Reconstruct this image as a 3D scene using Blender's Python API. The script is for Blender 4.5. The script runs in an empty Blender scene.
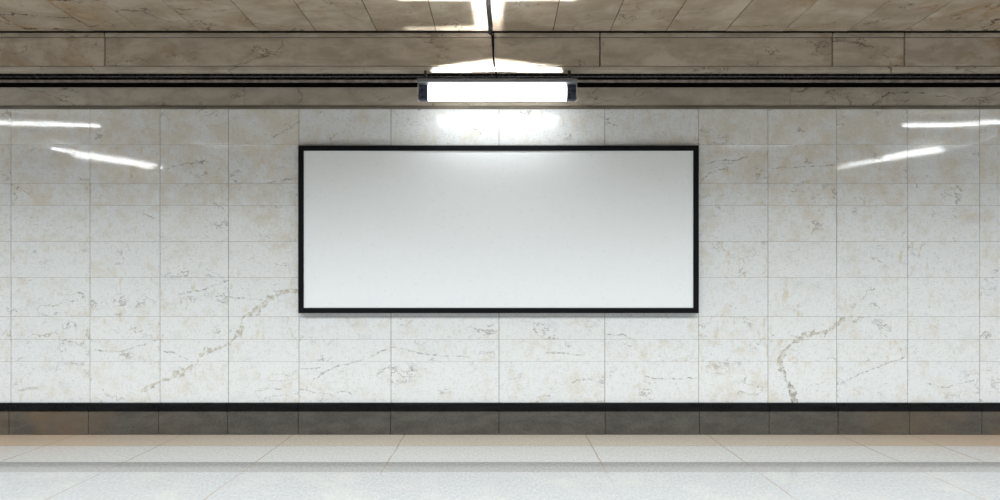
import bpy, bmesh, math, random
from mathutils import Vector, Matrix, noise as mnoise
random.seed(7)
scn = bpy.context.scene
COL = scn.collection
R = math.radians

# ------------------------------------------------------------------ frame
F = 494.0            # focal length in pixels of a 1000 px wide frame
CX, CY = 499.0, 283.0
EYE = 1.53
D = 5.0              # camera to wall
def X_(px, d=D): return (px - CX) / F * d
def Z_(py, d=D): return (CY - py) / F * d + EYE

# ------------------------------------------------------------------ helpers
def mesh_obj(name, bm, mat, parent=None, smooth=False, loc=(0, 0, 0)):
    me = bpy.data.meshes.new(name)
    bm.normal_update()
    bm.to_mesh(me); bm.free()
    if smooth:
        for p in me.polygons: p.use_smooth = True
    o = bpy.data.objects.new(name, me)
    me.materials.append(mat)
    COL.objects.link(o)
    o.location = loc
    if parent: o.parent = parent
    return o

def tag(o, label=None, cat=None, group=None, kind=None):
    if label: o['label'] = label
    if cat: o['category'] = cat
    if group: o['group'] = group
    if kind: o['kind'] = kind
    return o

def empty(name, loc, label, cat, group=None, rz=0):
    o = bpy.data.objects.new(name, None)
    COL.objects.link(o)
    o.location = loc; o.rotation_euler = (0, 0, rz)
    o.empty_display_size = .1
    return tag(o, label, cat, group)

def add_box(bm, x0, x1, y0, y1, z0, z1, bevel=0.0, col=None, tilt=None, seg=1):
    """one box; returns its faces.  col: rgb kept as a per-piece attribute"""
    vs = [bm.verts.new((x, y, z)) for x in (x0, x1) for y in (y0, y1) for z in (z0, z1)]
    idx = [(0, 1, 3, 2), (4, 6, 7, 5), (0, 4, 5, 1), (2, 3, 7, 6), (0, 2, 6, 4), (1, 5, 7, 3)]
    fs = [bm.faces.new([vs[i] for i in f]) for f in idx]
    if bevel > 0:
        es = list({e for f in fs for e in f.edges})
        r = bmesh.ops.bevel(bm, geom=es, offset=bevel, segments=seg, affect='EDGES', profile=.5)
        vset = set(r['verts']) | {v for v in vs if v.is_valid}
        fs = list({f for v in vset for f in v.link_faces})
    vv = list({v for f in fs for v in f.verts})
    if tilt:
        c = Vector(((x0 + x1) / 2, (y0 + y1) / 2, (z0 + z1) / 2))
        m = Matrix.Translation(c) @ Matrix.Rotation(tilt[0], 4, 'X') @ Matrix.Rotation(tilt[1], 4, 'Z') @ Matrix.Translation(-c)
        for v in vv: v.co = m @ v.co
    if col is not None:
        lay = bm.loops.layers.float_color.get('piece') or bm.loops.layers.float_color.new('piece')
        for f in fs:
            for l in f.loops: l[lay] = (*col, 1)
    return fs

def add_prism(bm, prof, x0, x1, col=None):
    """closed (y,z) profile swept along x"""
    a = [bm.verts.new((x0, y, z)) for y, z in prof]
    b = [bm.verts.new((x1, y, z)) for y, z in prof]
    n = len(prof); fs = []
    for i in range(n):
        j = (i + 1) % n
        fs.append(bm.faces.new((a[i], a[j], b[j], b[i])))
    fs.append(bm.faces.new(a[::-1])); fs.append(bm.faces.new(b))
    bmesh.ops.recalc_face_normals(bm, faces=fs)
    if col is not None:
        lay = bm.loops.layers.float_color.get('piece') or bm.loops.layers.float_color.new('piece')
        for f in fs:
            for l in f.loops: l[lay] = (*col, 1)
    return fs

def add_tube(bm, pts, rad, n=10):
    rings = []
    pts = [Vector(p) for p in pts]
    for i, p in enumerate(pts):
        t = (pts[min(i + 1, len(pts) - 1)] - pts[max(i - 1, 0)]).normalized()
        up = Vector((0, 0, 1)) if abs(t.z) < .9 else Vector((0, 1, 0))
        u = t.cross(up).normalized(); w = t.cross(u).normalized()
        r = rad[i] if isinstance(rad, (list, tuple)) else rad
        rings.append([bm.verts.new(p + (u * math.cos(a) + w * math.sin(a)) * r)
                      for a in [2 * math.pi * k / n for k in range(n)]])
    fs = []
    for a, b in zip(rings, rings[1:]):
        for k in range(n):
            fs.append(bm.faces.new((a[k], a[(k + 1) % n], b[(k + 1) % n], b[k])))
    fs.append(bm.faces.new(rings[0])); fs.append(bm.faces.new(rings[-1][::-1]))
    bmesh.ops.recalc_face_normals(bm, faces=fs)

def rnd3(): return (random.random(), random.random(), random.random())

# ------------------------------------------------------------------ materials
class NT:
    def __init__(s, name):
        s.m = bpy.data.materials.new(name); s.m.use_nodes = True
        s.t = s.m.node_tree; s.t.nodes.clear()
        s.out = s.t.nodes.new('ShaderNodeOutputMaterial')
        s.b = s.t.nodes.new('ShaderNodeBsdfPrincipled')
        s.t.links.new(s.b.outputs[0], s.out.inputs[0])
        tc = s.t.nodes.new('ShaderNodeTexCoord'); s.P = tc.outputs['Object']
    def set(s, i, v):
        if isinstance(v, bpy.types.NodeSocket): s.t.links.new(v, i)
        else: i.default_value = v
    def n(s, typ, **kw):
        nd = s.t.nodes.new(typ)
        for k, v in kw.items(): setattr(nd, k, v)
        return nd
    def math(s, op, a, b=None, c=None, clamp=False):
        nd = s.n('ShaderNodeMath', operation=op, use_clamp=clamp)
        s.set(nd.inputs[0], a)
        if b is not None: s.set(nd.inputs[1], b)
        if c is not None: s.set(nd.inputs[2], c)
        return nd.outputs[0]
    def vm(s, op, a, b=None, scale=None):
        nd = s.n('ShaderNodeVectorMath', operation=op)
        s.set(nd.inputs[0], a)
        if b is not None: s.set(nd.inputs[1], b)
        if scale is not None: s.set(nd.inputs['Scale'], scale)
        return nd.outputs['Value'] if op in ('DOT_PRODUCT', 'LENGTH', 'DISTANCE') else nd.outputs[0]
    def noise(s, vec, scale, detail=4, rough=.55, dist=0, color=False):
        nd = s.n('ShaderNodeTexNoise')
        s.set(nd.inputs['Vector'], vec); nd.inputs['Scale'].default_value = scale
        nd.inputs['Detail'].default_value = detail; nd.inputs['Roughness'].default_value = rough
        nd.inputs['Distortion'].default_value = dist
        return nd.outputs['Color' if color else 'Fac']
    def ramp(s, v, lo, hi, a=0.0, b=1.0):
        nd = s.n('ShaderNodeMapRange', interpolation_type='SMOOTHSTEP')
        s.set(nd.inputs[0], v)
        for i, q in zip((1, 2, 3, 4), (lo, hi, a, b)): nd.inputs[i].default_value = q
        return nd.outputs[0]
    def mix(s, f, a, b, mode='MIX'):
        nd = s.n('ShaderNodeMix', data_type='RGBA', blend_type=mode)
        s.set(nd.inputs[0], f)
        for i, v in ((6, a), (7, b)):
            s.set(nd.inputs[i], v if isinstance(v, bpy.types.NodeSocket) else (*v, 1))
        return nd.outputs[2]
    def attr(s, name='piece'):
        return s.n('ShaderNodeAttribute', attribute_name=name).outputs['Vector']
    def sep(s, v):
        nd = s.n('ShaderNodeSeparateXYZ'); s.set(nd.inputs[0], v); return nd.outputs
    def bump(s, h, strength, dist=.01):
        nd = s.n('ShaderNodeBump'); nd.inputs['Strength'].default_value = strength
        nd.inputs['Distance'].default_value = dist; s.set(nd.inputs['Height'], h)
        s.set(s.b.inputs['Normal'], nd.outputs[0])
    def fin(s, color, rough, spec=.5, metal=0.0, **kw):
        s.set(s.b.inputs['Base Color'], color if isinstance(color, bpy.types.NodeSocket) else (*color, 1))
        s.set(s.b.inputs['Roughness'], rough); s.set(s.b.inputs['Specular IOR Level'], spec)
        s.set(s.b.inputs['Metallic'], metal)
        for k, v in kw.items(): s.set(s.b.inputs[k], v)
        return s.m
    def polyline(s, P, pts):
        """distance from P to a polyline on the wall plane (x,z)"""
        d = None
        for (ax, az), (bx, bz) in zip(pts, pts[1:]):
            A = (ax, 0, az); BA = (bx - ax, 0, bz - az)
            l2 = BA[0] ** 2 + BA[2] ** 2 + 1e-9
            pa = s.vm('SUBTRACT', P, A)
            h = s.math('MULTIPLY', s.vm('DOT_PRODUCT', pa, BA), 1 / l2, clamp=True)
            q = s.vm('LENGTH', s.vm('SUBTRACT', pa, s.vm('SCALE', BA, scale=h)))
            d = q if d is None else s.math('MINIMUM', d, q)
        return d

def simple(name, color, rough=.5, spec=.5, metal=0.0, var=.0):
    k = NT(name)
    c = k.noise(k.P, 14, 4)
    col = k.mix(k.ramp(c, .3, .7), tuple(v * (1 - var) for v in color), tuple(min(1, v * (1 + var)) for v in color))
    r = k.ramp(k.noise(k.P, 30, 3), .3, .7, max(.02, rough - .05), rough + .05)
    return k.fin(col, r, spec, metal)

def emit(name, color, strength):
    k = NT(name)
    return k.fin((.8, .8, .8), .4, .3, **{'Emission Color': (*color, 1), 'Emission Strength': strength})

def wp(l): return [(X_(a), Z_(b)) for a, b in l]

def wall_marble():
    k = NT('white_wall_marble')
    pc = k.attr(); pr, pg, pb = k.sep(pc)
    P = k.P
    off = k.vm('SCALE', pc, scale=.6)
    Pt = k.vm('ADD', P, off)                                   # each slab its own cut of stone
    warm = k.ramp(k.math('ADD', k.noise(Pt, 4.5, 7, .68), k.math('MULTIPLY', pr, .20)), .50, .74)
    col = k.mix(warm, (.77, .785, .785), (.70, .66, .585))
    # yellowish upright stains
    sv = k.vm('MULTIPLY', Pt, (16, 16, 6))
    st = k.math('MULTIPLY', k.ramp(k.noise(sv, 1.0, 5, .6), .57, .74), k.ramp(k.noise(Pt, 1.6, 3), .42, .6))
    col = k.mix(k.math('MULTIPLY', st, .7), col, (.62, .51, .32))
    thr = k.noise(k.vm('MULTIPLY', P, (60, 60, 14)), 1.0, 3, .6)
    col = k.mix(k.ramp(thr, .50, .75, 0, .22), col, (.60, .60, .58))
    mot = k.noise(k.vm('MULTIPLY', Pt, (1, 1, 1.5)), 9, 6, .7)
    col = k.mix(k.ramp(mot, .52, .70, 0, .35), col, (.60, .575, .52))
    # grey clouds
    gc = k.ramp(k.noise(k.vm('MULTIPLY', Pt, (2.5, 2.5, 6)), 1.4, 6, .65), .55, .78)
    col = k.mix(k.math('MULTIPLY', gc, .35), col, (.50, .53, .55))
    # fine grey-brown veins
    dv = k.vm('ADD', k.vm('MULTIPLY', Pt, (.8, .8, 2.0)), k.vm('SCALE', k.vm('SUBTRACT', k.noise(Pt, 2.5, 4, color=True), (.5, .5, .5)), scale=.9))
    rid = k.math('ABSOLUTE', k.math('SUBTRACT', k.noise(dv, 1.5, 5, .6), .5))
    vein = k.math('MULTIPLY', k.ramp(rid, .0, .013, 1, 0), k.ramp(k.noise(Pt, 4.2, 3), .50, .66))
    col = k.mix(k.math('MULTIPLY', vein, .72), col, (.27, .25, .22))
    # specks / pits
    sp = k.ramp(k.noise(k.vm('MULTIPLY', Pt, (1, 1, 2.2)), 17, 4, .6), .66, .76)
    col = k.mix(k.math('MULTIPLY', sp, .42), col, (.36, .33, .28))
    fl = k.noise(k.vm('MULTIPLY', Pt, (1, 1, 2.6)), 42, 3, .6)
    col = k.mix(k.ramp(fl, .60, .70, 0, .5), col, (.40, .36, .30))
    cr = k.noise(k.vm('MULTIPLY', P, (1, 1, .25)), 75, 2, .5)
    ch = k.noise(k.vm('MULTIPLY', P, (.25, 1, 1)), 75, 2, .5)
    col = k.mix(k.ramp(k.math('MAXIMUM', cr, ch), .56, .72, 0, .42), col, (.52, .51, .48))
    # the long named cracks that run over several slabs: the mesh carries the offset to the nearest crack
    dirty = k.noise(P, 21, 4, .65)
    vb = k.attr('crack_offset'); kind = k.sep(vb)[1]
    vb = k.vm('ADD', k.vm('MULTIPLY', vb, (1, 0, 1)), k.vm('SCALE', k.vm('SUBTRACT', k.noise(P, 7, 5, .65, color=True), (.5, .5, .5)), scale=.13))
    d = k.vm('LENGTH', k.vm('MULTIPLY', vb, (1, 0, 1)))
    d = k.math('MULTIPLY', d, k.ramp(k.noise(P, 6, 3), .32, .68, .42, 1.7))
    w = .028
    band = k.ramp(d, w * .3, w, 1, 0)
    edge = k.math('MULTIPLY', k.ramp(k.math('ABSOLUTE', k.math('SUBTRACT', d, w * .62)), 0, .009, 1, 0), k.ramp(dirty, .44, .62))
    f1 = k.math('MULTIPLY', band, k.ramp(dirty, .37, .60, .08, .76))
    col = k.mix(f1, col, k.mix(kind, (.50, .45, .34), (.30, .26, .19)))
    col = k.mix(k.math('MULTIPLY', edge, .75), col, k.mix(kind, (.30, .27, .21), (.13, .11, .08)))
    vt = k.vm('ADD', k.attr('vein_offset'), k.vm('SCALE', k.vm('SUBTRACT', k.noise(P, 11, 4, .6, color=True), (.5, .5, .5)), scale=.06))
    d2 = k.vm('LENGTH', k.vm('MULTIPLY', vt, (1, 0, 1)))
    f = k.math('MULTIPLY', k.ramp(d2, .002, .011, 1, 0), k.ramp(dirty, .42, .60, .08, .80))
    col = k.mix(f, col, (.25, .24, .21))
    # slab to slab tint
    col = k.mix(.5, col, k.mix(pg, (.97, .975, .98), (1, .99, .97)), 'MULTIPLY')
    k.bump(k.noise(Pt, 1.3, 2, .4), .035, .06)
    rg = k.ramp(k.noise(P, 5, 4), .3, .7, .035, .075)
    return k.fin(col, rg, .48)

def tan_marble(name, c0, c1, stain, rough=.28, spec=.45, sc=1.0, stain_amt=.6):
    k = NT(name)
    pc = k.attr(); pr, pg, pb = k.sep(pc)
    Pt = k.vm('ADD', k.P, k.vm('SCALE', pc, scale=3.0))
    str_ = k.vm('MULTIPLY', Pt, (1.1, 2.2, 3.0))
    col = k.mix(k.ramp(k.noise(str_, 2.2 * sc, 7, .62, .4), .34, .68), c0, c1)
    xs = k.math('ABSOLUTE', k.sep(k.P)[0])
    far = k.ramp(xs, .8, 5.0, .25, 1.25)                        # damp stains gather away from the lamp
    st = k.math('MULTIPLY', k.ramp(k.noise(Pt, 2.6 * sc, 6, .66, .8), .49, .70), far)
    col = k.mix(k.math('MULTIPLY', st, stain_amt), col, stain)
    dv = k.vm('ADD', str_, k.vm('SCALE', k.noise(Pt, 2, 4, color=True), scale=.8))
    rid = k.math('ABSOLUTE', k.math('SUBTRACT', k.noise(dv, 1.2, 5, .6), .5))
    vn = k.math('MULTIPLY', k.ramp(rid, 0, .013, 1, 0), k.ramp(k.noise(Pt, 3.3, 3), .50, .64))
    col = k.mix(k.math('MULTIPLY', vn, .7), col, (.10, .075, .05))
    lc = k.vm('ADD', k.vm('MULTIPLY', Pt, (.5, 1.3, 1.3)), k.vm('SCALE', k.noise(Pt, 5, 5, .6, color=True), scale=.16))
    rl = k.math('ABSOLUTE', k.math('SUBTRACT', k.noise(lc, 1.0, 1, .4), .5))
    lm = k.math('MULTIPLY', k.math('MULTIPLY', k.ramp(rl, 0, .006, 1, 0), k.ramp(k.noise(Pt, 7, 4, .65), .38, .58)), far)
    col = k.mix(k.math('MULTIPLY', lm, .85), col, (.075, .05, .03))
    sp = k.ramp(k.noise(Pt, 19, 4, .65), .63, .74)
    col = k.mix(k.math('MULTIPLY', sp, .6), col, (.12, .08, .045))
    col = k.mix(.6, col, k.mix(pr, (.86, .86, .86), (1.0, .99, .97)), 'MULTIPLY')
    return k.fin(col, rough, spec)

def granite(name, dark, light, rough, spec=.5, scale=60, warm=None):
    k = NT(name)
    pc = k.attr(); pr, pg, pb = k.sep(pc)
    a = k.noise(k.P, scale, 5, .75)
    b = k.noise(k.vm('MULTIPLY', k.P, (1.5, 4, 4)), 3.0, 6, .65)
    v = k.math('ADD', k.math('MULTIPLY', a, .55), k.math('MULTIPLY', b, .45))
    col = k.mix(k.ramp(v, .36, .64), dark, light)
    sp = k.ramp(k.noise(k.P, scale * .45, 3, .7), .68, .76)
    col = k.mix(k.math('MULTIPLY', sp, .45), col, tuple(min(1, c * 2.4) for c in light))
    pit = k.ramp(k.noise(k.P, scale * .3, 3, .7), .26, .33, 1, 0)
    col = k.mix(k.math('MULTIPLY', pit, .8), col, tuple(c * .2 for c in dark))
    if warm:
        xs = k.math('ABSOLUTE', k.sep(k.P)[0])
        wf = k.math('MULTIPLY', k.ramp(xs, 2.5, 5.5), k.ramp(k.noise(k.P, 2.2, 5), .35, .65))
        col = k.mix(k.math('MULTIPLY', wf, .7), col, warm)
    col = k.mix(.5, col, k.mix(pr, (.85, .85, .85), (1, 1, 1)), 'MULTIPLY')
    return k.fin(col, rough, spec)

def floor_mat():
    k = NT('terrazzo_floor')
    P = k.P
    x, y, z = k.sep(P)
    fine = k.noise(k.vm('MULTIPLY', P, (1, .55, 1)), 55, 5, .8)
    mid = k.noise(P, 2.2, 6, .65)
    col = k.mix(k.ramp(fine, .30, .70), (.325, .332, .33), (.445, .458, .458))
    col = k.mix(k.math('MULTIPLY', k.ramp(mid, .45, .72), .3), col, (.56, .53, .47))
    # the border course of warmer stone along the wall
    bd = k.ramp(y, -.366, -.360)
    bcol = k.mix(k.ramp(fine, .3, .7), (.42, .37, .30), (.56, .51, .43))
    xs = k.math('ABSOLUTE', x)
    bcol = k.mix(k.math('MULTIPLY', k.ramp(xs, 1.5, 5.0), .55), bcol, (.45, .34, .24))
    col = k.mix(bd, col, bcol)
    # a paler course between the border and the grey strip
    ps = k.math('MULTIPLY', k.ramp(y, -.366, -.360, 1, 0), k.ramp(y, -.781, -.775))
    col = k.mix(ps, col, k.mix(k.ramp(fine, .3, .7), (.45, .445, .425), (.60, .60, .58)))
    # a greyer strip further out
    gs = k.math('MULTIPLY', k.ramp(y, -.781, -.775, 1, 0), k.ramp(y, -1.006, -.998))
    col = k.mix(gs, col, k.mix(k.ramp(fine, .3, .7), (.24, .236, .225), (.36, .358, .345)))
    # orange tint of worn stone at the far ends
    tint = k.math('MULTIPLY', k.math('MULTIPLY', k.ramp(xs, 3.2, 5.4), k.ramp(y, -.85, -.3)), k.ramp(mid, .3, .6))
    col = k.mix(k.math('MULTIPLY', tint, .45), col, (.56, .38, .24))
    # joints that run away from the wall (thin earth-coloured grout)
    wx = k.math('ADD', x, k.math('MULTIPLY', k.math('SUBTRACT', k.noise(P, 2.5, 3), .5), .03))
    jd = None
    for jx in (-4.27, -3.2, -2.08, -.95, .87, 2.1, 3.43, 4.15, 5.3, -5.4, 6.4, -6.5, 7.5, -7.6):
        d = k.math('ABSOLUTE', k.math('SUBTRACT', wx, jx))
        jd = d if jd is None else k.math('MINIMUM', jd, d)
    jm = k.math('MULTIPLY', k.ramp(jd, .003, .008, 1, 0), k.ramp(k.noise(P, 3.1, 3), .30, .52, .35, .9))
    fade = k.math('MAXIMUM', k.ramp(xs, 1.3, 1.9), k.ramp(y, -1.10, -.98))
    jm = k.math('MULTIPLY', jm, k.ramp(fade, 0, 1, .12, .8))
    col = k.mix(jm, col, (.30, .22, .15))
    wy = k.math('ABSOLUTE', k.math('ADD', y, .363))
    col = k.mix(k.ramp(wy, .002, .006, .5, 0), col, (.30, .25, .19))
    k.bump(fine, .02, .004)
    return k.fin(col, k.ramp(mid, .3, .7, .05, .09), .48)

def ceiling_mat():
    return tan_marble('tan_ceiling_marble', (.37, .295, .215), (.52, .435, .34), (.31, .17, .055), rough=.22, spec=.45, sc=.9, stain_amt=.8)

M = {}
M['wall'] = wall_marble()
M['grout'] = simple('brown_grout', (.13, .10, .065), .9, .2, var=.2)
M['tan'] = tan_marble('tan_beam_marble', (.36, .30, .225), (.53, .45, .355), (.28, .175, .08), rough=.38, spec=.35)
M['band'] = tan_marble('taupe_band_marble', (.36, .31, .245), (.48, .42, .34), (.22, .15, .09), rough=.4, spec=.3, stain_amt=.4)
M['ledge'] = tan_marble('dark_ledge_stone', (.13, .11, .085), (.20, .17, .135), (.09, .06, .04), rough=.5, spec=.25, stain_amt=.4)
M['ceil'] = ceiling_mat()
M['gap'] = simple('dark_gap', (.03, .025, .02), .9, .1)
M['floor'] = floor_mat()
M['black_stone'] = granite('black_polished_stone', (.003, .003, .0035), (.010, .010, .011), .22, .12, 50)
M['grey_stone'] = granite('grey_granite', (.058, .053, .045), (.108, .10, .087), .42, .35, 70, warm=(.16, .11, .065))
M['black_metal'] = simple('black_painted_metal', (.010, .010, .011), .35, .4)
M['frame'] = simple('black_frame_paint', (.006, .0065, .008), .45, .10)
M['rail'] = simple('grey_brown_rail', (.38, .32, .26), .45, .3, var=.3)
M['dark_pipe'] = simple('dark_pipe', (.018, .016, .015), .25, .5, var=.4)
M['panel'] = simple('white_acrylic_panel', (.84, .865, .87), .32, .5, var=.006)
M['lamp_grey'] = simple('grey_lamp_metal', (.16, .165, .17), .4, .4, var=.05)
M['cap'] = simple('navy_end_cap', (.018, .026, .045), .3, .5, var=.3)
M['chrome'] = simple('chrome', (.75, .76, .78), .15, .5, 1.0)
M['white_metal'] = simple('white_lamp_metal', (.7, .7, .7), .4, .4)
M['cable'] = simple('black_rubber_cable', (.006, .0055, .005), .8, .04)
M['diffuser'] = emit('glowing_white_diffuser', (.93, .97, 1.0), 7.5)
M['tube'] = emit('glowing_tube', (.95, .98, 1.0), 21.0)

XL, XR, YB = -10.0, 10.0, -9.0
DF = 4.74                                   # depth of the beam face
YF = DF - D
CEIL = Z_(32.5, DF)

CRACKS = [
    wp([(299, 290), (286, 292), (272, 297), (262, 306), (253, 314), (243, 320), (239, 335)]),
    wp([(239, 335), (228, 343), (217, 348), (204, 351), (196, 364), (184, 370), (160, 382), (142, 391)]),
    wp([(777, 365), (783, 352), (795, 341), (808, 335), (826, 331), (842, 321), (850, 318)]),
    wp([(780, 366), (786, 380), (793, 392), (797, 405)]),
]
VEINS = [
    wp([(178, 294), (190, 292), (205, 290), (228, 280)]), wp([(205, 295), (240, 298), (262, 300)]),
    wp([(270, 375), (283, 374), (291, 377), (297, 369), (320, 368)]), wp([(313, 379), (334, 367), (362, 360), (391, 347), (430, 355), (470, 357)]),
    wp([(300, 389), (318, 393), (335, 395)]), wp([(338, 390), (352, 394)]),
    wp([(644, 376), (652, 378), (670, 379), (697, 378)]), wp([(838, 384), (860, 374), (890, 362), (905, 358)]),
    wp([(770, 333), (781, 341)]), wp([(606, 334), (622, 335), (632, 339)]), wp([(160, 350), (175, 353), (187, 360)]),
    wp([(212, 202), (222, 207), (228, 215)]), wp([(701, 165), (720, 160), (737, 160), (748, 156)]), wp([(702, 180), (712, 172), (730, 168)]),
    wp([(162, 169), (185, 164), (205, 161)]), wp([(268, 141), (285, 131), (299, 122)]), wp([(262, 184), (285, 180), (299, 178)]),
    wp([(545, 353), (563, 353), (585, 356)]), wp([(255, 392), (270, 388), (280, 389)]), wp([(878, 325), (886, 337)]),
    wp([(925, 383), (945, 388), (975, 380)]), wp([(95, 350), (120, 352), (160, 340)]), wp([(770, 168), (800, 167), (836, 165)]),
]

def nearest(p, lines):
    best = None
    for li, pl in enumerate(lines):
        for (ax, az), (bx, bz) in zip(pl, pl[1:]):
            ex, ez = bx - ax, bz - az
            t = max(0, min(1, ((p[0] - ax) * ex + (p[1] - az) * ez) / (ex * ex + ez * ez + 1e-9)))
            dx, dz = p[0] - ax - ex * t, p[1] - az - ez * t
            q = dx * dx + dz * dz
            if best is None or q < best[0]: best = (q, dx, dz, li)
    return best

def marble_slab(bm, lays, x0, x1, z0, z1, col, tilt, step):
    """a slab with a finely divided polished face and square edges"""
    pl, cl, vl = lays
    nx = max(1, int((x1 - x0) / step)); nz = max(1, int((z1 - z0) / step))
    cx, cz = (x0 + x1) / 2, (z0 + z1) / 2
    def yy(x, z): return (z - cz) * tilt[0] + (x - cx) * tilt[1]
    g = [[bm.verts.new((x0 + (x1 - x0) * i / nx, yy(x0 + (x1 - x0) * i / nx, z0 + (z1 - z0) * j / nz), z0 + (z1 - z0) * j / nz))
          for j in range(nz + 1)] for i in range(nx + 1)]
    ring = [g[i][0] for i in range(nx)] + [g[nx][j] for j in range(nz)] + [g[i][nz] for i in range(nx, 0, -1)] + [g[0][j] for j in range(nz, 0, -1)]
    back = [bm.verts.new((v.co.x, .03, v.co.z)) for v in ring]
    fs = [bm.faces.new((g[i][j], g[i + 1][j], g[i + 1][j + 1], g[i][j + 1])) for i in range(nx) for j in range(nz)]
    m = len(ring)
    fs += [bm.faces.new((ring[i], back[i], back[(i + 1) % m], ring[(i + 1) % m])) for i in range(m)]
    for v in [v for r in g for v in r] + back:
        p = (v.co.x, v.co.z)
        c = nearest(p, CRACKS); t = nearest(p, VEINS)
        v[cl] = (c[1], 1.0 if c[3] == 3 else 0.0, c[2]); v[vl] = (t[1], 0, t[2])
    for f in fs:
        for l in f.loops: l[pl] = (*col, 1)

# ------------------------------------------------------------------ wall
vx = [11, 90, 160, 228.5, 299, 391, 499, 604.8, 698.7, 768, 836.7, 907.7, 979.7]
vX = [X_(p) for p in vx]
while vX[0] > XL: vX.insert(0, vX[0] - .71)
while vX[-1] < XR: vX.append(vX[-1] + .71)
rows = [403.2, 361.4, 339.4, 316.5, 277.4, 241.5, 205.4, 183.5, 144.6, 106.0]
rZ = [Z_(p) for p in rows]
bm = bmesh.new()
lays = (bm.loops.layers.float_color.new('piece'), bm.verts.layers.float_vector.new('crack_offset'), bm.verts.layers.float_vector.new('vein_offset'))
for a, b in zip(vX, vX[1:]):
    for zi, (z0, z1) in enumerate(zip(rZ, rZ[1:])):
        g = .0024
        marble_slab(bm, lays, a + g, b - g, z0 + g * .4, z1 - g * .4, ((random.random() * .8 + max(0, zi - 4) * (1 if abs((a + b) / 2) > 2.1 else .15)) / 5.5 - .05, random.random(), random.random()),  # upper slabs away from the lamp warmer: ceiling's brown reflection painted in
                    (random.gauss(0, .0012), random.gauss(0, .0012)), .03 if abs(a) < 5.5 else .3)
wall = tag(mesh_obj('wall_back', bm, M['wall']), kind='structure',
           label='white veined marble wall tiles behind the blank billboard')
bm = bmesh.new()
add_box(bm, XL, XR, .004, .10, rZ[0] - .3, rZ[-1] + .04)
tag(mesh_obj('trim_1', bm, M['grout']), kind='structure', label='brown grout bed in the joints of the marble wall')

# ------------------------------------------------------------------ base: grey granite and black cap
zb0, zb1, zt1 = 0.0, Z_(411.3, 4.975), Z_(403.2, 4.97)
bm = bmesh.new()
for a, b in zip(vX, vX[1:]):
    add_box(bm, a + .0025, b - .0025, -.022, .03, .004, zb1, bevel=.002, col=rnd3(), tilt=(0, random.gauss(0, .001)))
tag(mesh_obj('baseboard_back', bm, M['grey_stone']), kind='structure', label='grey granite baseboard under the black stone strip')
bm = bmesh.new()
for a, b in zip(vX, vX[1:]):
    r = .012
    prof = [(.03, zb1 + .002), (-.030, zb1 + .002)]
    for i in range(7):
        t = i / 6 * math.pi / 2
        prof.append((-.030 + r * (1 - math.cos(t)), zt1 - r + r * math.sin(t)))
    prof.append((.03, zt1))
    add_prism(bm, prof, a + .0015, b - .0015, col=rnd3())
tag(mesh_obj('trim_2', bm, M['black_stone']), kind='structure', label='black polished stone strip between marble wall and grey baseboard')
bm = bmesh.new()
add_box(bm, XL, XR, .0, .05, .0, zt1 - .01)
tag(mesh_obj('trim_3', bm, M['gap']), kind='structure', label='dark joint bed behind the baseboard')

# ------------------------------------------------------------------ floor
bm = bmesh.new()
add_box(bm, XL, XR, YB, .1, -.1, 0)
tag(mesh_obj('floor', bm, M['floor']), kind='structure', label='pale speckled terrazzo floor')

# ------------------------------------------------------------------ ledge and taupe band above the wall
zl0, zl1 = Z_(108.2, 4.97), Z_(105.0, 4.97)
bm = bmesh.new()
xs = [XL, -6.6, -3.3, .2, 3.4, 6.8, XR]
for a, b in zip(xs, xs[1:]):
    prof = [(.03, zl0), (-.010, zl0), (-.015, zl0 + .006), (-.015, zl1 - .008), (-.010, zl1), (.03, zl1)]
    add_prism(bm, prof, a, b, col=rnd3())
tag(mesh_obj('trim_4', bm, M['ledge']), kind='structure', label='thin stone ledge along the top of the marble wall')
zbd1 = Z_(87.2)
bm = bmesh.new()
xs = [XL, -7.2, -5.1, -2.58, .72, 2.95, 5.4, 7.6, XR]
for a, b in zip(xs, xs[1:]):
    add_box(bm, a + .001, b - .001, 0, .05, zl1 - .005, zbd1, bevel=.003, col=rnd3())
tag(mesh_obj('trim_5', bm, M['band']), kind='structure', label='taupe marble band below the dark service slot')

# dark service slot
bm = bmesh.new()
add_box(bm, XL, XR, .14, .20, zl0, CEIL + .05)
tag(mesh_obj('wall_rear', bm, M['gap']), kind='structure', label='black back of the service slot')
bm = bmesh.new()
add_box(bm, XL, XR, .05, .14, zl0, zbd1 - .06)
tag(mesh_obj('trim_41', bm, M['gap']), kind='structure', label='dark bed behind the taupe band')
bm = bmesh.new()
add_box(bm, XL, XR, YF + .10, .14, Z_(70, 5.1), Z_(70, 5.1) + .04)  # unseen sheet added to stop lamp light bouncing into the slot
tag(mesh_obj('trim_40', bm, M['gap']), kind='structure', label='dark sheet added above the service slot to keep it dark')

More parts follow.
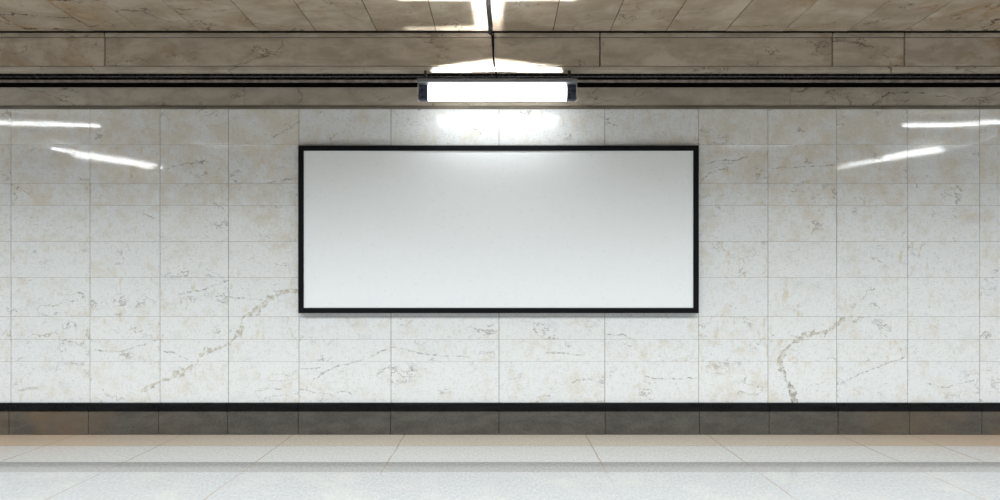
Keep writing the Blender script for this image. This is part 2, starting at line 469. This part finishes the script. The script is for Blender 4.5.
# ------------------------------------------------------------------ beam face, lower moulding, top fillet
jx = [X_(p, DF) for p in (104.5, 493.5, 600, 832.5, 904.5)]
jx = [XL, -7.3, -5.7] + jx + [5.9, 7.6, XR]
zf0, zf1, zc1 = Z_(66.3, DF), Z_(37.5, DF), CEIL
zm0 = Z_(70.9, DF)
bm = bmesh.new()
for a, b in zip(jx, jx[1:]):
    g = .0055
    add_box(bm, a + g, b - g, YF, YF + .06, zf0 + .004, zf1, bevel=.004, col=rnd3(), tilt=(0, random.gauss(0, .001)))
    add_box(bm, a + g, b - g, YF - .004, YF + .06, zf1 + .006, zc1 - .004, bevel=.002, col=rnd3())
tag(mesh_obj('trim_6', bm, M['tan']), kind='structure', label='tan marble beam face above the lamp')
bm = bmesh.new()
xs = [XL, -6.9, -4.4, -1.7, jx[4], 2.2, 4.6, 7.0, XR]
for a, b in zip(xs, xs[1:]):
    prof = [(YF + .06, zm0), (YF, zm0), (YF - .003, zm0 + .003), (YF - .003, zf0 - .005), (YF, zf0 - .002), (YF + .06, zf0 - .002)]
    add_prism(bm, prof, a + .001, b - .001, col=rnd3())
tag(mesh_obj('trim_7', bm, M['band']), kind='structure', label='narrow stone moulding along the foot of the beam')
bm = bmesh.new()
add_box(bm, XL, XR, YF + .03, YF + .10, zm0 + .01, CEIL + .05)
tag(mesh_obj('trim_8', bm, M['gap']), kind='structure', label='dark core of the beam seen in its joints')

# ------------------------------------------------------------------ ceiling slabs
cxs = [-4.63, -3.97, -3.5, -2.95, -2.35, -1.80, -1.20, -.62, -.075, .53, 1.09, 1.64, 2.22, 2.79, 3.42, 3.98, 4.57]
cxs = [v * DF / 4.88 for v in cxs]
while cxs[0] > XL: cxs.insert(0, cxs[0] - .58)
while cxs[-1] < XR: cxs.append(cxs[-1] + .58)
bm = bmesh.new()
for i, (a, b) in enumerate(zip(cxs, cxs[1:])):
    y = YF - .028
    n = 0
    if -1.9 < a < -1.3 or .95 < a < 1.5: y1 = YF - .385
    else: y1 = YF - random.choice((1.3, 1.0, 1.6))
    while y > YB:
        g = .003
        add_box(bm, a + g, b - g, max(y1, YB) + g, y - g, CEIL, CEIL + .05, bevel=.002, col=rnd3(),
                tilt=(random.gauss(0, .002), 0))
        y = y1; y1 -= 1.1
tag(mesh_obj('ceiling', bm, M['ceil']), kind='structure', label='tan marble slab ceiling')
bm = bmesh.new()
add_box(bm, XL, XR, YB, .2, CEIL + .012, CEIL + .15)
tag(mesh_obj('trim_9', bm, M['gap']), kind='structure', label='dark bed above the ceiling slabs')

# ------------------------------------------------------------------ service pipes in the slot
def pipe(name, py, Y, r, mat, label, cat, flat=None):
    z = Z_(py, D + Y)
    root = empty(name, (0, Y, z), label, cat)
    bm = bmesh.new()
    if flat:
        h, t = flat
        add_box(bm, XL, XR, -t, t, -h, h, bevel=.004)
    else:
        add_tube(bm, [(x, 0, 0) for x in (XL, -5, 0, 5, XR)], r, 14)
    mesh_obj('rail' if flat else 'pipe', bm, mat, root, smooth=not flat)
    bm = bmesh.new()
    for x in (-8, -5.6, -3.2, -1.2, 1.2, 3.2, 5.6, 8):
        bm2 = bmesh.new()
        if flat: add_box(bm2, x - .015, x + .015, flat[1], .14 - Y, -.01, .01, bevel=.002)
        else: add_box(bm2, x - .015, x + .015, r * .8, .130, -.004, .01, bevel=.002)
        mesh_obj('bracket', bm2, M['black_metal'], root)
    bm.free()
    return root
pipe('service_pipe', 76.2, .0, .017, M['dark_pipe'], 'thin dark pipe along the top of the black slot above the wall', 'pipe')
pipe('cable_rail', 81.2, .05, .0, M['rail'], 'flat grey-brown rail inside the black slot, just below the thin dark pipe', 'rail', flat=(.013, .012))

# ------------------------------------------------------------------ billboard
bx0, bx1, bz0, bz1 = X_(298, 4.93), X_(699, 4.93), Z_(313.2, 4.93), Z_(145.2, 4.93)
bc = ((bx0 + bx1) / 2, 0, (bz0 + bz1) / 2)
W, H = (bx1 - bx0) / 2, (bz1 - bz0) / 2
root = empty('billboard', (bc[0], -.002, bc[2]), 'wide blank white billboard in a thin black frame on the marble wall', 'billboard')
T, dep = .053, .068
def rail_bm(kind):
    bm = bmesh.new()
    if kind in ('top', 'bot'):
        s = 1 if kind == 'top' else -1
        q = [(-W, s * H), (W, s * H), (W - T, s * (H - T)), (-W + T, s * (H - T))]
    else:
        s = 1 if kind == 'right' else -1
        q = [(s * W, H), (s * W, -H), (s * (W - T), -H + T), (s * (W - T), H - T)]
    a = [bm.verts.new((x, -dep, z)) for x, z in q]; b = [bm.verts.new((x, 0, z)) for x, z in q]
    fs = [bm.faces.new(a), bm.faces.new(b[::-1])]
    for i in range(4): fs.append(bm.faces.new((a[i], b[i], b[(i + 1) % 4], a[(i + 1) % 4])))
    bmesh.ops.recalc_face_normals(bm, faces=fs)
    bmesh.ops.bevel(bm, geom=[e for e in bm.edges if abs(e.verts[0].co.y + dep) < 1e-6 and abs(e.verts[1].co.y + dep) < 1e-6],
                    offset=.004, segments=2, affect='EDGES', profile=.5)
    return bm
for kd in ('top', 'bot', 'left', 'right'):
    mesh_obj('frame_rail', rail_bm(kd), M['frame'], root)
bm = bmesh.new()
add_box(bm, -W + T - .006, W - T + .006, -dep + .012, -.004, -H + T - .006, H - T + .006, bevel=.002)
mesh_obj('panel', bm, M['panel'], root)

# ------------------------------------------------------------------ the lamp over the billboard
LD = DF - .10
lx = X_(497.3, LD)
LY = LD - D
zt, zbm = Z_(83.3, LD), Z_(99.8, LD)
zc = (zt + zbm) / 2; hh = (zt - zbm) / 2
lamp = empty('fluorescent_lamp', (lx, LY, zc), 'lit white fluorescent lamp with dark end caps above the billboard', 'lamp')
hw = .772 * LD / 4.78
bm = bmesh.new()                              # bowed white diffuser
n = 14; prof = []
for i in range(n + 1):
    t = -math.pi / 2 + math.pi * i / n
    prof.append((-.035 * math.cos(t) + .035, hh * math.sin(t)))
prof += [(.060, hh * .9), (.060, -hh * .8)]
add_prism(bm, prof, -hw + .096, hw - .096)
mesh_obj('diffuser', bm, M['diffuser'], lamp, smooth=False)
bm = bmesh.new()                              # hood: top plate + back plate
add_box(bm, -hw, hw, -.026, .088, hh + .002, hh + .036, bevel=.004)
add_box(bm, -hw, hw, .064, .088, hh * .02, hh + .01, bevel=.002)
mesh_obj('hood', bm, M['lamp_grey'], lamp)
for s in (-1, 1):
    bm = bmesh.new()
    add_box(bm, min(s * (hw - .098), s * (hw - .008)), max(s * (hw - .098), s * (hw - .008)), .004, .063, -hh * .95, hh * .86, bevel=.014, seg=3)
    cap = mesh_obj('end_cap', bm, M['cap'], lamp)
    bm = bmesh.new()
    add_box(bm, min(s * (hw - .009), s * hw), max(s * (hw - .009), s * hw), -.002, .064, -hh, hh + .004, bevel=.002)
    mesh_obj('end_plate', bm, M['chrome'], cap)
    for b2 in (-.5, .5):
        bm = bmesh.new()                      # hangers up to the beam
        if b2 * s > 0:
            add_box(bm, s * .69 - .012, s * .69 + .012, .088, .125, hh + .012, zm0 - zc + .001, bevel=.002)
            mesh_obj('hanger', bm, M['black_metal'], lamp)
        else: bm.free()

def area(name, p, aim, sx, sy, power, spread, roll_axis=None, color=(.93, .97, 1.0)):
    """strip of light: local x along roll_axis (world), shining towards aim"""
    l = bpy.data.lights.new(name, 'AREA'); l.shape = 'RECTANGLE'
    l.size = sx; l.size_y = sy; l.energy = power; l.spread = spread; l.color = color
    o = bpy.data.objects.new(name, l); COL.objects.link(o)
    z = -Vector(aim).normalized()
    x = Vector(roll_axis or (1, 0, 0)); x = (x - z * x.dot(z)).normalized()
    y = z.cross(x)
    m = Matrix((x, y, z)).transposed().to_4x4(); m.translation = Vector(p)
    o.matrix_world = m
    return o
area('lamp_light', (lx, LY - .02, zbm - .006), (0, .3, -.95), 1.25, .10, 3.2, R(172))
# added strips over the closed hood, shaping the glow on beam and ceiling
zh = zc + hh + .040
xa, xb, xm = X_(433.5, DF), X_(560.5, DF), X_(492, DF)
for x0, x1 in ((xa - .01, xm), (xb + .01, xm)):
    p0 = Vector((x0, YF - .041, zh)); p1 = Vector((x1, YF - .064, zh))
    area('added_uplight', (p0 + p1) / 2, (0, math.cos(R(66)), math.sin(R(66))), (p1 - p0).length, .005, 9, R(21), (p1 - p0))
xc = X_(488.5, LD - .03)
for ang, pw in ((-11, .08), (-4, .10), (4, .14), (12, .2), (20, .28), (28, .38), (36, .5), (44, .65)):
    area('added_uplight', (xc, LY - .012, zh), (0, -math.sin(R(ang)), math.cos(R(ang))), .24, .015, pw, R(10))
for pa, pp, sp in ((406, .22, 13), (440, .25, 20), (462, .16, 26)):
    x0, x1 = X_(pa, LD), X_(486, LD)
    area('added_uplight', ((x0 + x1) / 2, LY + .035, zh), (0, -.015, 1), x1 - x0, .01, pp, R(sp))
yfar = (CEIL - EYE) * F / (CY - 1.2) - D
af = math.degrees(math.atan2(LY + .01 + yfar * -1, CEIL - zh)) + 4.2
area('added_uplight', (X_(487, LD - .4), LY + .01, zh), (0, -math.sin(R(af)), math.cos(R(af))), 1.5, .01, 3, R(10))

# ------------------------------------------------------------------ cable to the lamp
root = empty('power_cable', (X_(490, DF), YF, CEIL), 'black power cable crossing the ceiling and dropping down the beam to the lamp', 'cable')
ox, oy, oz = root.location
bm = bmesh.new()
pts = []
for i in range(18):
    y = YF - .02 - i * .12
    pts.append((X_(490.5, DF) - .0015 * i + .004 * math.sin(i * 1.3) - ox, y - oy, CEIL - .012 - oz))
add_tube(bm, pts, .021, 12)
mesh_obj('conduit', bm, M['cable'], root, smooth=True)
bm = bmesh.new()
pts = [(X_(490.5, DF), YF - .02, CEIL - .012)]
for py, px in ((36, 492.3), (42, 492.6), (48, 493.0), (54, 493.2), (60, 493.8), (65, 494.6), (70, 495.6), (73.5, 496.3), (78, 496.8)):
    yy = YF - (.010 if py < 50 else .03 if py < 57 else .062 if py < 62 else .085)
    pts.append((X_(px, D + yy), yy, Z_(py, D + yy)))
add_tube(bm, [(a - ox, b - oy, c - oz) for a, b, c in pts], .0085, 8)
mesh_obj('cord', bm, M['cable'], root, smooth=True)

# ------------------------------------------------------------------ the hall's other ceiling lamps (seen as streaks on the polished wall)
def ceiling_lamp(a, b, label, tubes=((-.06, 1.0), (.06, 1.0)), width=.2):
    a = Vector(a); b = Vector(b)
    mid = (a + b) / 2; L = (b - a).length / 2
    rz = math.atan2(b.y - a.y, b.x - a.x)
    root = empty('ceiling_lamp', (mid.x, mid.y, CEIL), label, 'lamp', 'ceiling lamps of the hall', rz)
    bm = bmesh.new()
    add_box(bm, -L - .05, L + .05, -width / 2, width / 2, -.055, -.001, bevel=.006)
    mesh_obj('housing', bm, M['white_metal'], root)
    for off, fr in tubes:
        bm = bmesh.new()
        add_tube(bm, [(-L, off, -.085), (-L + .01, off, -.085), (L * (2 * fr - 1), off, -.085)], .021, 12)
        t = mesh_obj('tube', bm, M['tube'], root, smooth=True)
        for e in (-L - .02, L * (2 * fr - 1) + .02):
            bm = bmesh.new()
            add_box(bm, e - .02, e + .02, off - .03, off + .03, -.116, -.054, bevel=.004)
            mesh_obj('holder', bm, M['white_metal'], t)
    return root
zl = CEIL - .085
def virt(px, py, z=zl):
    d = (z - EYE) * F / (CY - py)              # distance of the mirror image
    return (X_(px, d), -(d - D), z)
ceiling_lamp(virt(-8, 123), virt(101, 126), 'white ceiling lamp mirrored as the flat streak at the wall\'s upper left end', tubes=((0, 1.0),))
ceiling_lamp(virt(901, 126), virt(1010, 123), 'white ceiling lamp mirrored as the flat streak at the wall\'s upper right end', tubes=((0, 1.0),))
ceiling_lamp(virt(160, 167), virt(52, 148), 'white twin ceiling lamp mirrored as the slanting streaks on the wall\'s left', tubes=((0, 1.0), (.26, .8)), width=.7)
ceiling_lamp(virt(946, 149), virt(838, 167), 'white twin ceiling lamp mirrored as the slanting streaks on the wall\'s right', tubes=((0, 1.0), (-.26, .5)), width=.7)

# added overhead fill, unseen: limited spread keeps the light off the upper walls
q = 0
for ly, pw in ((-3.3, 104), (-5.6, 74)):
    for lx_ in (-7.5, -4.5, -1.5, 1.5, 4.5, 7.5):
        area('hall_fill', (lx_, ly, CEIL - .012), (0, 0, -1), 1.2, .6, pw, R(140), color=(.925, .97, 1.0))
        bm = bmesh.new()
        for bx in ((-.64, -.6, -.34, .34), (.6, .64, -.34, .34), (-.64, .64, -.34, -.3), (-.64, .64, .3, .34)):
            add_box(bm, bx[0], bx[1], bx[2], bx[3], -.03, 0)
        q += 1
        tag(mesh_obj('trim_%d' % (9 + q), bm, M['white_metal'], loc=(lx_, ly, CEIL - .001)), kind='structure')  # bare frame added around each fill light

# ------------------------------------------------------------------ even fill light added through the world background
w = bpy.data.worlds.new('world_fill'); scn.world = w; w.use_nodes = True
bg = w.node_tree.nodes['Background']
bg.inputs[0].default_value = (.93, .975, 1.0, 1); bg.inputs[1].default_value = .12

# ------------------------------------------------------------------ camera
cam = bpy.data.cameras.new('camera'); co = bpy.data.objects.new('camera', cam); COL.objects.link(co)
cam.sensor_width = 36; cam.lens = 36 * F / 1000
co.location = (0, -D, EYE); co.rotation_euler = (R(90), 0, 0)
cam.shift_x = (500 - CX) / 1000
cam.shift_y = (CY - 250) / 1000
scn.camera = co
vs = scn.view_settings
scn.display_settings.display_device = 'sRGB'
vs.view_transform = 'Standard'; vs.look = 'None'; vs.gamma = 1; vs.use_curve_mapping = False
vs.exposure = 0.10
scn.cycles.max_bounces = 8; scn.cycles.diffuse_bounces = 5; scn.cycles.glossy_bounces = 4
scn.cycles.sample_clamp_indirect = 6
scn.cycles.use_denoising = True
